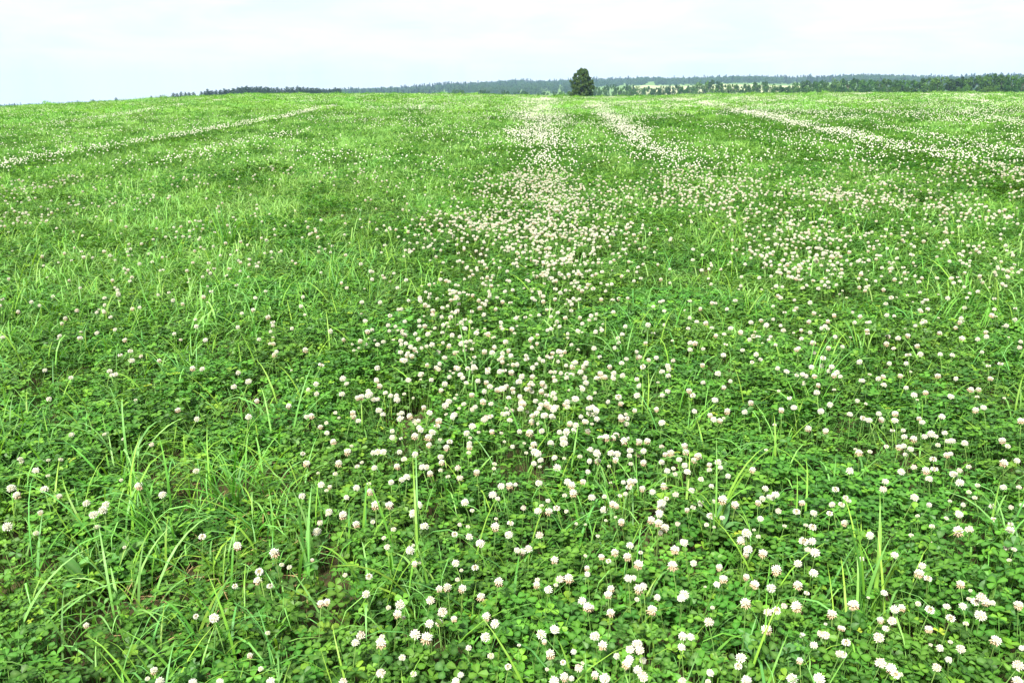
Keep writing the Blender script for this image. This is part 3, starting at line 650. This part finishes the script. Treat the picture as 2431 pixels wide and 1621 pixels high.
# middle distance: simple heads; far: little groups of heads
def low_head(n=1, spread=0.0):
    mb = MB()
    for i in range(n):
        c = jit(lerp(lerp(WHITE, CREAM, random.uniform(.1, .5)), TAN, random.uniform(0, .12)), .08); ox, oy, oz = (random.uniform(-1, 1) * spread, random.uniform(-1, 1) * spread, random.uniform(-.03, .02) if n > 1 else 0)
        q = MB(); core(q, 1.0 if n == 1 else 0.0102, c, .85)
        lo = lerp(c, TAN, .25)
        mb.add([(v[0] + ox, v[1] + oy, v[2] + oz) for v in q.v], q.f, [c if v[2] > -0.3 * (1 if n == 1 else .0102) else lo for v in q.v])
    return mb.mesh('simple_head', M_PETAL)
X, Y = scatter_density(9.5, 26, 1, 0.72, 2.5); n = len(X); R = rng.uniform(.0066, .0104, n); H = rng.uniform(.145, .225, n)
o = scatter('blossoms_mid_field', proto_collection('mid_flowers', [low_head() for _ in range(6)]), np.stack([X, Y, ground(X, Y) + H], 1), np.stack([rng.normal(0, .2, n), rng.normal(0, .2, n), rng.uniform(0, 6.28, n)], 1), np.stack([R, R, R], 1), rng.integers(0, 6, n), FLOWERS); o['kind'] = 'stuff'
print('mid flowers', n)
X, Y = scatter_density(26, 80, 5, 0.70, 6); n = len(X); H = rng.uniform(.15, .22, n)
o = scatter('blossoms_far_field', proto_collection('far_flowers', [low_head(5, .22) for _ in range(8)]), np.stack([X, Y, ground(X, Y) + H], 1), np.stack([np.zeros(n), np.zeros(n), rng.uniform(0, 6.28, n)], 1), np.ones((n, 3)), rng.integers(0, 8, n), FLOWERS); o['kind'] = 'stuff'
print('far flower groups', n)

# ------------------------------------------------------------------ the largest clover leaves at the camera's feet, each its own leaf
LV = []
for k in range(10):
    mb = MB(); col = green(); tl = abs(random.gauss(0, .3)); ta = random.uniform(0, 6.28)
    clover_leaf(mb, (0, 0, 0), (sin(tl) * cos(ta), sin(tl) * sin(ta), cos(tl)), 1.0, 0, col)
    ribbon(mb, [(0, 0, 0), (.3, .1, -3), (.2, .6, -6.5)], [.09, .09, .1], (1, 0, 0), (.12, .27, .05), (.1, .22, .05)); LV.append(mb.mesh('leaf', M_CLOVER))
for i in range(300):
    py = 1610 - 330 * (i / 300) ** 1.2; px = random.uniform(10, PW - 10); h = random.uniform(.10, .15)
    x, y, d = hit(px, py, h)
    if bare(np.array(x), np.array(y)) > .4: h *= .5
    obj('leaf', LV[i % 10], CLOVER, (x, y, float(ground(x, y)) + h), (random.gauss(0, .2), random.gauss(0, .2), random.uniform(0, 6.28)), random.uniform(.014, .022))

# ------------------------------------------------------------------ single grass tufts one can pick out
def tuft(px, py, n, lmin, lmax, lean, droop, width, label, az=None, spread=2 * pi, pale=0):
    x, y, d = hit(px, py, 0.02); rt = empty('grass_tuft', (x, y, float(ground(x, y))))
    for i in range(n):
        a = random.uniform(0, 6.28); rr = random.uniform(0, .07)
        dirn = random.uniform(0, 2 * pi) if az is None else az + random.uniform(-.5, .5) * spread
        cols = random.choice(GR)
        if random.random() < pale: cols = ((0.095, 0.25, 0.035), (0.22, 0.42, 0.13))
        mb = MB(); grass_blade(mb, (rr * cos(a), rr * sin(a), 0), dirn, random.uniform(lmin, lmax), random.uniform(*lean), random.uniform(*droop), random.uniform(.8, 1.2) * width, 9, cols)
        mb.build('blade', M_GRASS, rt)
    tag(rt, label, 'grass tuft', 'separate grass tufts standing in the clover')
tuft(565, 1200, 34, .18, .34, (.1, .6), (.6, 2.2), .0058, 'bushy fountain-shaped grass tuft beside the brownish thin patch')
tuft(289, 1492, 20, .2, .36, (.05, .5), (.8, 2.6), .0062, 'pale arching grass tuft in the lower left clover, in front of broad leaves', pale=.6)
tuft(1128, 940, 18, .22, .38, (.05, .5), (.8, 2.4), .0062, 'pale arching grass tuft in the middle of the densest white flowers', pale=.7)
tuft(1940, 945, 18, .2, .36, (.05, .4), (.5, 2.0), .006, 'tall loose grass tuft among sparse flowers, right of the dense white patch')
tuft(2051, 1506, 12, .24, .38, (.0, .25), (.1, .9), .0075, 'stiff upright grass tuft with broad blades near the lower right corner')
tuft(745, 1405, 7, .22, .34, (.0, .3), (.1, .8), .0095, 'few broad pale upright blades beside the lowest dense flowers', pale=.6)
tuft(309, 1130, 16, .2, .36, (.05, .5), (.8, 2.6), .006, 'loose tuft of arching blades behind two close pairs of flowers at the left', pale=.5)
tuft(1702, 1300, 8, .26, .4, (.0, .25), (.3, 2.2), .006, 'slim tuft with one tall hooked blade among the right-hand flowers')
tuft(2358, 1350, 26, .2, .34, (.05, .5), (.6, 2.0), .006, 'dense grass tuft at the right edge of the picture, lower half', pale=.3)
tuft(1485, 900, 20, .24, .4, (.05, .4), (.5, 2.2), .006, 'tall feathery grass tuft right behind the dense white flowers', pale=.4)
tuft(974, 1395, 6, .26, .42, (.0, .3), (.3, 2.0), .0062, 'single tall blade with two arching ones, lower middle')
tuft(877, 1450, 5, .22, .3, (.2, .6), (1.2, 2.4), .006, 'low tuft of three pale arches near the bottom, left of centre', pale=.6)
tuft(636, 1185, 22, .18, .34, (.1, .6), (.9, 2.4), .006, 'pale drooping grass tuft just right of the bushy fountain tuft', pale=.6)
tuft(52, 1430, 6, .2, .32, (.1, .7), (.3, 1.4), .0065, 'sparse crossing blades at the left edge, low in the picture')
tuft(61, 1580, 4, .24, .34, (.3, .7), (.9, 1.8), .009, 'one broad pale arching blade in the bottom left corner', az=0.9, spread=.6, pale=1)
tuft(1671, 1190, 8, .24, .36, (.1, .5), (1.2, 2.6), .006, 'hooped tuft arching over small flowers, right of centre', pale=.4)
tuft(545, 600, 30, .3, .5, (.05, .4), (.4, 1.8), .007, 'tall bluish grass clump in the left middle of the meadow', pale=.3)

# ------------------------------------------------------------------ broad-leaved weeds
def broad_leaf(L, Wd, col, fold=.25, droop=.9, lean=.6):
    mb = MB(); n = 7; prof = [.18, .62, .92, 1.0, .9, .66, .32, .03]
    pts = blade_pts((0, 0, 0), 0, L, lean, droop, n); V, C, F = [], [], []
    for i, p in enumerate(pts):
        w = Wd / 2 * prof[i]; up = w * fold
        V += [p + np.array([0, -w, up]), p, p + np.array([0, w, up])]; C += [col, lerp(col, (.2, .33, .12), .35), col]
    for i in range(n):
        for j in (0, 1): F.append((3 * i + j, 3 * i + j + 1, 3 * i + 4 + j, 3 * i + 3 + j))
    mb.add(V, F, C); return mb.mesh('leaf', M_WEED, True)
def weed(px, py, n, L, Wd, col, label):
    x, y, d = hit(px, py, 0.05); rt = empty('broad_leaved_weed', (x, y, float(ground(x, y))))
    for i in range(n):
        m = broad_leaf(L * random.uniform(.7, 1.15), Wd * random.uniform(.8, 1.1), jit(col, .2), random.uniform(.1, .4), random.uniform(.4, 1.1), random.uniform(.3, .9))
        obj('leaf', m, rt, (random.uniform(-.02, .02), random.uniform(-.02, .02), random.uniform(.03, .08)), (random.gauss(0, .15), 0, i * 2.4 + random.uniform(-.4, .4)))
    tag(rt, label, 'weed', 'broad-leaved weeds in the clover')
weed(205, 1385, 14, .075, .028, (.07, .20, .04), 'leafy weed with pointed oval leaves in the lower left clover')
weed(290, 1340, 8, .07, .026, (.08, .22, .045), 'smaller oval-leaved weed just behind the leafy lower left one')
weed(1848, 1590, 7, .11, .035, (.07, .19, .06), 'grey-green rosette of broad leaves at the bottom edge, right of centre')
weed(2360, 1500, 4, .09, .05, (.13, .30, .03), 'weed with broad light green leaves near the right edge, low down')
weed(2165, 1215, 5, .08, .045, (.10, .26, .04), 'weed with rounded bright leaves below a lone round white flower')
weed(1998, 1150, 3, .09, .035, (.15, .32, .05), 'upright pale oval leaf beside a white flower with dark centre')
weed(2331, 1230, 3, .08, .045, (.16, .32, .04), 'yellowish oval leaf standing up near the right edge')
weed(1720, 1290, 6, .10, .03, (.08, .21, .06), 'bluish pointed-leaf weed at the foot of the slim hooked tuft')

# ------------------------------------------------------------------ trees
def limb(mb, p0, p1, r0, r1, sides=6, segs=3, wob=.05):
    p0 = np.array(p0, float); p1 = np.array(p1, float); L = np.linalg.norm(p1 - p0); V, F = [], []
    for i in range(segs + 1):
        f = i / segs; p = p0 + (p1 - p0) * f + (np.array([random.uniform(-1, 1), random.uniform(-1, 1), 0]) * wob * L if 0 < i < segs else 0); r = r0 + (r1 - r0) * f
        V += [p + r * np.array([cos(2 * pi * j / sides), sin(2 * pi * j / sides), 0]) for j in range(sides)]
    for i in range(segs):
        for j in range(sides): F.append((i * sides + j, i * sides + (j + 1) % sides, (i + 1) * sides + (j + 1) % sides, (i + 1) * sides + j))
    mb.add(V, F, (.1, .09, .07))
def leaf_cloud(mb, c, rad, n, size, cols, flat=1.0):
    g = np.random.default_rng(random.getrandbits(31)); unit = lambda q: q / (np.linalg.norm(q, axis=1, keepdims=True) + 1e-9)
    d = unit(g.normal(size=(n, 3))); p = np.array(c, float) + d * rad * g.uniform(.35, 1.05, (n, 1)) ** .6 * np.array([1, 1, flat])
    nn = unit(d + g.normal(0, .5, (n, 3)) + np.array([0, 0, .3])); u = unit(np.cross(nn, g.normal(size=(n, 3)))); v = np.cross(nn, u); s = size * g.uniform(.6, 1.3, (n, 1))
    V = np.stack([p - u * s, p - v * s * .55, p + u * s, p + v * s * .55], 1).reshape(-1, 3)
    C = np.repeat(np.array(cols, float)[g.integers(0, len(cols), n)] * g.uniform(.8, 1.2, (n, 1)), 4, axis=0)
    mb.add(V.tolist(), [(4 * i, 4 * i + 1, 4 * i + 2, 4 * i + 3) for i in range(n)], C.tolist())
DARKG = [(.030, .075, .016), (.042, .095, .020), (.055, .11, .022)]
def crown_profile(f, kind):
    if kind == 'egg': return (max(0.0, 1 - ((f - .3) / .7) ** 3.2)) ** .85 + .03 if f > .3 else .84 + .16 * f / .3
    if kind == 'round': return math.sqrt(max(.02, 1 - ((f - .5) / .52) ** 2))
    return max(.03, (1 - f) ** .8)
def make_tree(hgt, wid, kind, nclump, nleaf, lsize, base=0.06, cols=DARKG, seed=0):
    """returns trunk mesh, crown mesh; limbs are part of the trunk"""
    random.seed(seed); tr = MB(); cr = MB()
    limb(tr, (0, 0, -.3), (0, 0, hgt * .82), hgt * .022, hgt * .004, 7, 6, .012)
    for i in range(nclump):
        f = base + (1 - base) * (i + random.random()) / nclump * .97
        prof = crown_profile((f - base) / (1 - base), kind); a = i * 2.4 + random.uniform(-.5, .5)
        rr = wid / 2 * prof * math.sqrt(random.uniform(.2, 1.0)) * random.uniform(.72, 1.2)
        c = (rr * cos(a), rr * sin(a), hgt * f)
        cs = wid * random.uniform(.05, .115) * (.45 + .55 * prof)
        leaf_cloud(cr, c, cs, nleaf, lsize, cols, random.uniform(.8, 1.25))
        if i % 3 == 0: limb(tr, (0, 0, max(.05, hgt * f * .72)), (c[0], c[1], c[2]), hgt * .007, hgt * .002, 4, 2, .05)
    random.seed(seed + 991)
    return tr.mesh('trunk', M_BARK), cr.mesh('crown', M_TREE)
def conifer(hgt, wid, seed, dense=1.0, cols=((.020, .050, .022), (.030, .068, .026))):
    random.seed(seed); tr = MB(); cr = MB(); limb(tr, (0, 0, -.3), (0, 0, hgt * .97), hgt * .017, hgt * .002, 6, 4, .005)
    for i in range(int(60 * dense)):
        f = .16 + .84 * i / (60 * dense); r = wid / 2 * (1 - f) ** .5 * random.uniform(.55, 1.15) + .05; a = i * 2.4 + random.uniform(-.4, .4)
        for q in (.35, .7, 1.0):
            p = np.array([r * q * cos(a), r * q * sin(a), hgt * f - r * q * .22]); leaf_cloud(cr, p, hgt * .045 * (1.15 - f), 8 + int(10 * f), hgt * .052 * (1.25 - f), cols, .7)
    random.seed(seed + 5)
    return tr.mesh('trunk', M_BARK), cr.mesh('crown', M_TREE)
def plant_tree(name, x, y, meshes, s, label, cat, group=None, rz=None, sink=0.0, sxy=1.0):
    rt = empty(name, (x, y, float(ground(x, y)) - sink), random.uniform(0, 6.28) if rz is None else rz)
    rt.scale = (s * sxy, s * sxy, s)
    obj('trunk', meshes[0], rt); obj('crown', meshes[1], rt); tag(rt, label, cat, group); return rt
def at_dist(px, d, py=210):
    az = float(az_el(px, py)[0]); return d * sin(az), d * cos(az)
def height_for(px, py_top, x, y):
    e = float(az_el(px, py_top)[1]); return HC + e * math.hypot(x, y) - float(ground(x, y))

# the lone tree on the crest
x, y = at_dist(1382, 175); hh = height_for(1382, 162, x, y); ww = 49 / FPX * 175 / cp
LONE = make_tree(hh, ww, 'egg', 230, 70, .15, .05, [(.022, .052, .011), (.034, .070, .014), (.052, .090, .018)], 11)
plant_tree('lone_tree', x, y, LONE, 1, 'lone dark green egg-shaped tree standing at the crest of the meadow', 'tree', rz=0)

# belt of broad-leaved trees and bushes behind the crest, nearer towards the right
BT = [make_tree(10, 10 + i % 3 * 2, 'round', 44, 60, .34, .08, [(.030, .085, .012), (.045, .11, .016), (.062, .13, .022)] if i % 2 else [(.022, .062, .013), (.034, .085, .016)], 40 + i) for i in range(7)]
BELT = [(1405,205),(1425,209),(1447,202),(1470,207),(1492,203),(1515,208),(1538,206),(1558,209),(1580,206),(1602,203),(1628,206),(1648,204),(1672,195),(1694,191),(1716,199),(1738,202),(1758,201),(1782,203),(1806,195),(1828,203),(1850,204),(1876,205),(1900,196),(1922,193),(1945,191),(1968,195),(1992,190),(2014,187),(2036,189),(2058,193),(2080,191),(2104,188),(2128,191),(2152,193),(2176,190),(2200,184),(2226,182),(2252,185),(2278,183),(2304,179),(2330,178),(2352,172),(2376,177),(2400,176),(2425,181),(2450,178)]
BUSH = [(1500,212),(1560,213),(1620,212),(1700,210),(1770,211),(1860,208),(1905,206),(1960,208),(2000,207),(2060,208),(2130,206),(2160,208),(2230,206),(2290,207),(2350,205),(2400,207),(1290,219),(1320,218),(1200,216),(1240,217),(1340,219),(1090,214),(1150,215)]
def thou(v):
    n = int(round(v)); h = n // 100
    return ((ONES[h] + '-hundred-and-') if h else '') + say(n % 100)
WHERE = lambda px: say(100 * px / PW) + ' percent across the picture'
for i, (px, py) in enumerate(BELT):
    py += 4 * float(smooth(2100, 2300, px)); d = 560 - 230 * smooth(1400, 2431, px) + random.uniform(-12, 12); x, y = at_dist(px, d); hh = height_for(px, py, x, y)
    tall = 'tall' if py < 190 else 'mid-sized'
    plant_tree('broadleaf_tree', x, y, BT[i % 7], hh / 10, '%s dark green tree in the belt behind the meadow, %s thousandths across the picture' % (tall, thou(1000 * px / PW)), 'tree', 'belt of trees behind the meadow', sxy=random.uniform(.85, 1.25) * (9 if hh < 9 else 8) / hh * min(1.3, max(.9, hh / 9)) if hh > 12 else random.uniform(.8, 1.1))
for i, (px, py) in enumerate(BUSH):
    d = 500 - 220 * smooth(1400, 2431, px) + random.uniform(-10, 10); x, y = at_dist(px, d); hh = height_for(px, py, x, y)
    plant_tree('bush', x, y, BT[(i * 3 + 1) % 7], hh / 10, 'low rounded green bush at the edge of the meadow, %s' % WHERE(px), 'bush', 'bushes along the edge of the meadow', sxy=random.uniform(.7, 1.0))

# conifers on the left skyline
CF = [conifer(12, 5.2, 70 + i) for i in range(4)]
CON = [(1190,355),(1215,358),(1245,348),(1275,350),(1300,352),(1330,350),(1385,345),(1430,328),(1460,338),(1490,335),(1545,325),(1575,330),(1605,322),(1640,315),(1670,312),(1700,306),(1735,312),(1770,310),(1800,310),(1835,312),(1870,318),(1910,316),(1940,322),(1980,312),(2050,306),(2090,313),(2120,316),(2160,320),(2190,320),(2230,324),(2270,325),(2310,318),(2340,322),(80,414),(790,376),(630,387),(1035,363),(1100,360),(1410,343),(1520,334),(1655,320),(1720,317),(1850,317),(2005,318),(2070,316),(2140,322)]
CON += [((a[0] + b[0]) / 2 + random.uniform(-5, 5), max(a[1], b[1]) + random.uniform(2, 7)) for a, b in zip(CON[7:32], CON[8:33])]
for i, (zx, zy) in enumerate(CON):
    px, py = zx / 2.904, 100 + zy / 2.904; d = 500 + random.uniform(-30, 40) + (400 if zx < 1150 else 0); x, y = at_dist(px, d); hh = height_for(px, py - 2 if zx > 1150 else py + 2, x, y)
    plant_tree('conifer', x, y, CF[i % 4], hh / 12, '%s skyline conifer, %s thousandths of the width across the picture' % ('dark' if i < 46 else 'lower dark', thou(1000 * px / PW)), 'tree', 'conifers along the left skyline', sxy=random.uniform(1.2, 1.7))

# far woods on the hills: one mass
def far_conifer(s):
    random.seed(s); mb = MB()
    for i in range(34):
        f = .2 + .8 * i / 34; r = 2.6 * (1 - f) ** .7 + .2; a = i * 2.4; leaf_cloud(mb, (r * .7 * cos(a), r * .7 * sin(a), 15 * f), .9, 5, .85, [(.016, .040, .020), (.024, .054, .024)], .8)
    return mb.mesh('far_conifer', M_FAR)
def far_broad(s):
    random.seed(s); mb = MB()
    for i in range(30):
        f = (i + .5) / 30; r = 4.6 * math.sqrt(max(.05, 1 - ((f - .5) / .55) ** 2)) * random.uniform(.4, 1); a = i * 2.4; leaf_cloud(mb, (r * cos(a), r * sin(a), 1 + 11 * f), 1.6, 9, .95, [(.034, .078, .022), (.046, .095, .026)], .8)
    return mb.mesh('far_broadleaf', M_FAR)
fw = proto_collection('far_woods', [far_conifer(i) for i in range(4)] + [far_broad(20 + i) for i in range(4)])
n = 17000
az = rng.uniform(radians(-44), radians(44), n); d = np.sqrt(rng.uniform(0, 1, n) * (2350 ** 2 - 900 ** 2) + 900 ** 2)
pxs = PW / 2 + FPX * np.tan(az) * 0.9543 * 1.0
X = d * np.sin(az); Y = d * np.cos(az)
edge = np.where(pxs > 1380, 1375 + 30 * vnoise(az * 40, 0 * az, 3), 1020 + 120 * vnoise(az * 30, 0 * az, 4))
edge = np.where(pxs < 830, 1750, edge)
edge = np.where(pxs > 1960, 1150, edge)
k = d > edge; X, Y, d, az, pxs = X[k], Y[k], d[k], az[k], pxs[k]; n = len(X)
con = fbm(X / 160, Y / 160, 90) + rng.normal(0, .08, n) + 0.12 * smooth(1200, 1900, d) > .65
idx = np.where(con, rng.integers(0, 4, n), rng.integers(4, 8, n)); s = rng.uniform(.5, .84, n) * np.where(con, 1.0, .95)
tag(scatter('far_forest', fw, np.stack([X, Y, ground(X, Y) - .3], 1), np.stack([np.zeros(n), np.zeros(n), rng.uniform(0, 6.28, n)], 1), np.stack([s, s, s * rng.uniform(.9, 1.1, n)], 1), idx), 'hazy bluish forest covering the distant hills along the horizon', kind='stuff')

# ------------------------------------------------------------------ haze
def haze_box():
    gz = [float(ground(3300 * sin(a), 3300 * cos(a))) for a in np.linspace(-pi, pi, 200)] + [float(ground(q * sin(a), q * cos(a))) for a in np.linspace(-pi, pi, 100) for q in (500, 1000, 1800, 2500, 3000)]
    z0, z1 = min(gz) - 1.5, max(gz) + 45; R = 3400
    V = [(sx * R, sy * R, z) for z in (z0, z1) for sx, sy in ((-1, -1), (1, -1), (1, 1), (-1, 1))]
    F = [(3, 2, 1, 0), (4, 5, 6, 7), (0, 1, 5, 4), (1, 2, 6, 5), (2, 3, 7, 6), (3, 0, 4, 7)]
    m = bpy.data.meshes.new('haze'); m.from_pydata(V, [], F); m.update()
    mt = bpy.data.materials.new('haze'); mt.use_nodes = True; t = mt.node_tree; t.nodes.clear()
    v = N(t, 'ShaderNodeVolumePrincipled'); v.inputs['Color'].default_value = (.44, .69, 1.0, 1); v.inputs['Density'].default_value = 0.00018
    o = N(t, 'ShaderNodeOutputMaterial'); t.links.new(v.outputs[0], o.inputs['Volume']); m.materials.append(mt)
    return obj('haze', m)
tag(haze_box(), 'thin bluish haze in the air over the distant hills', kind='stuff')
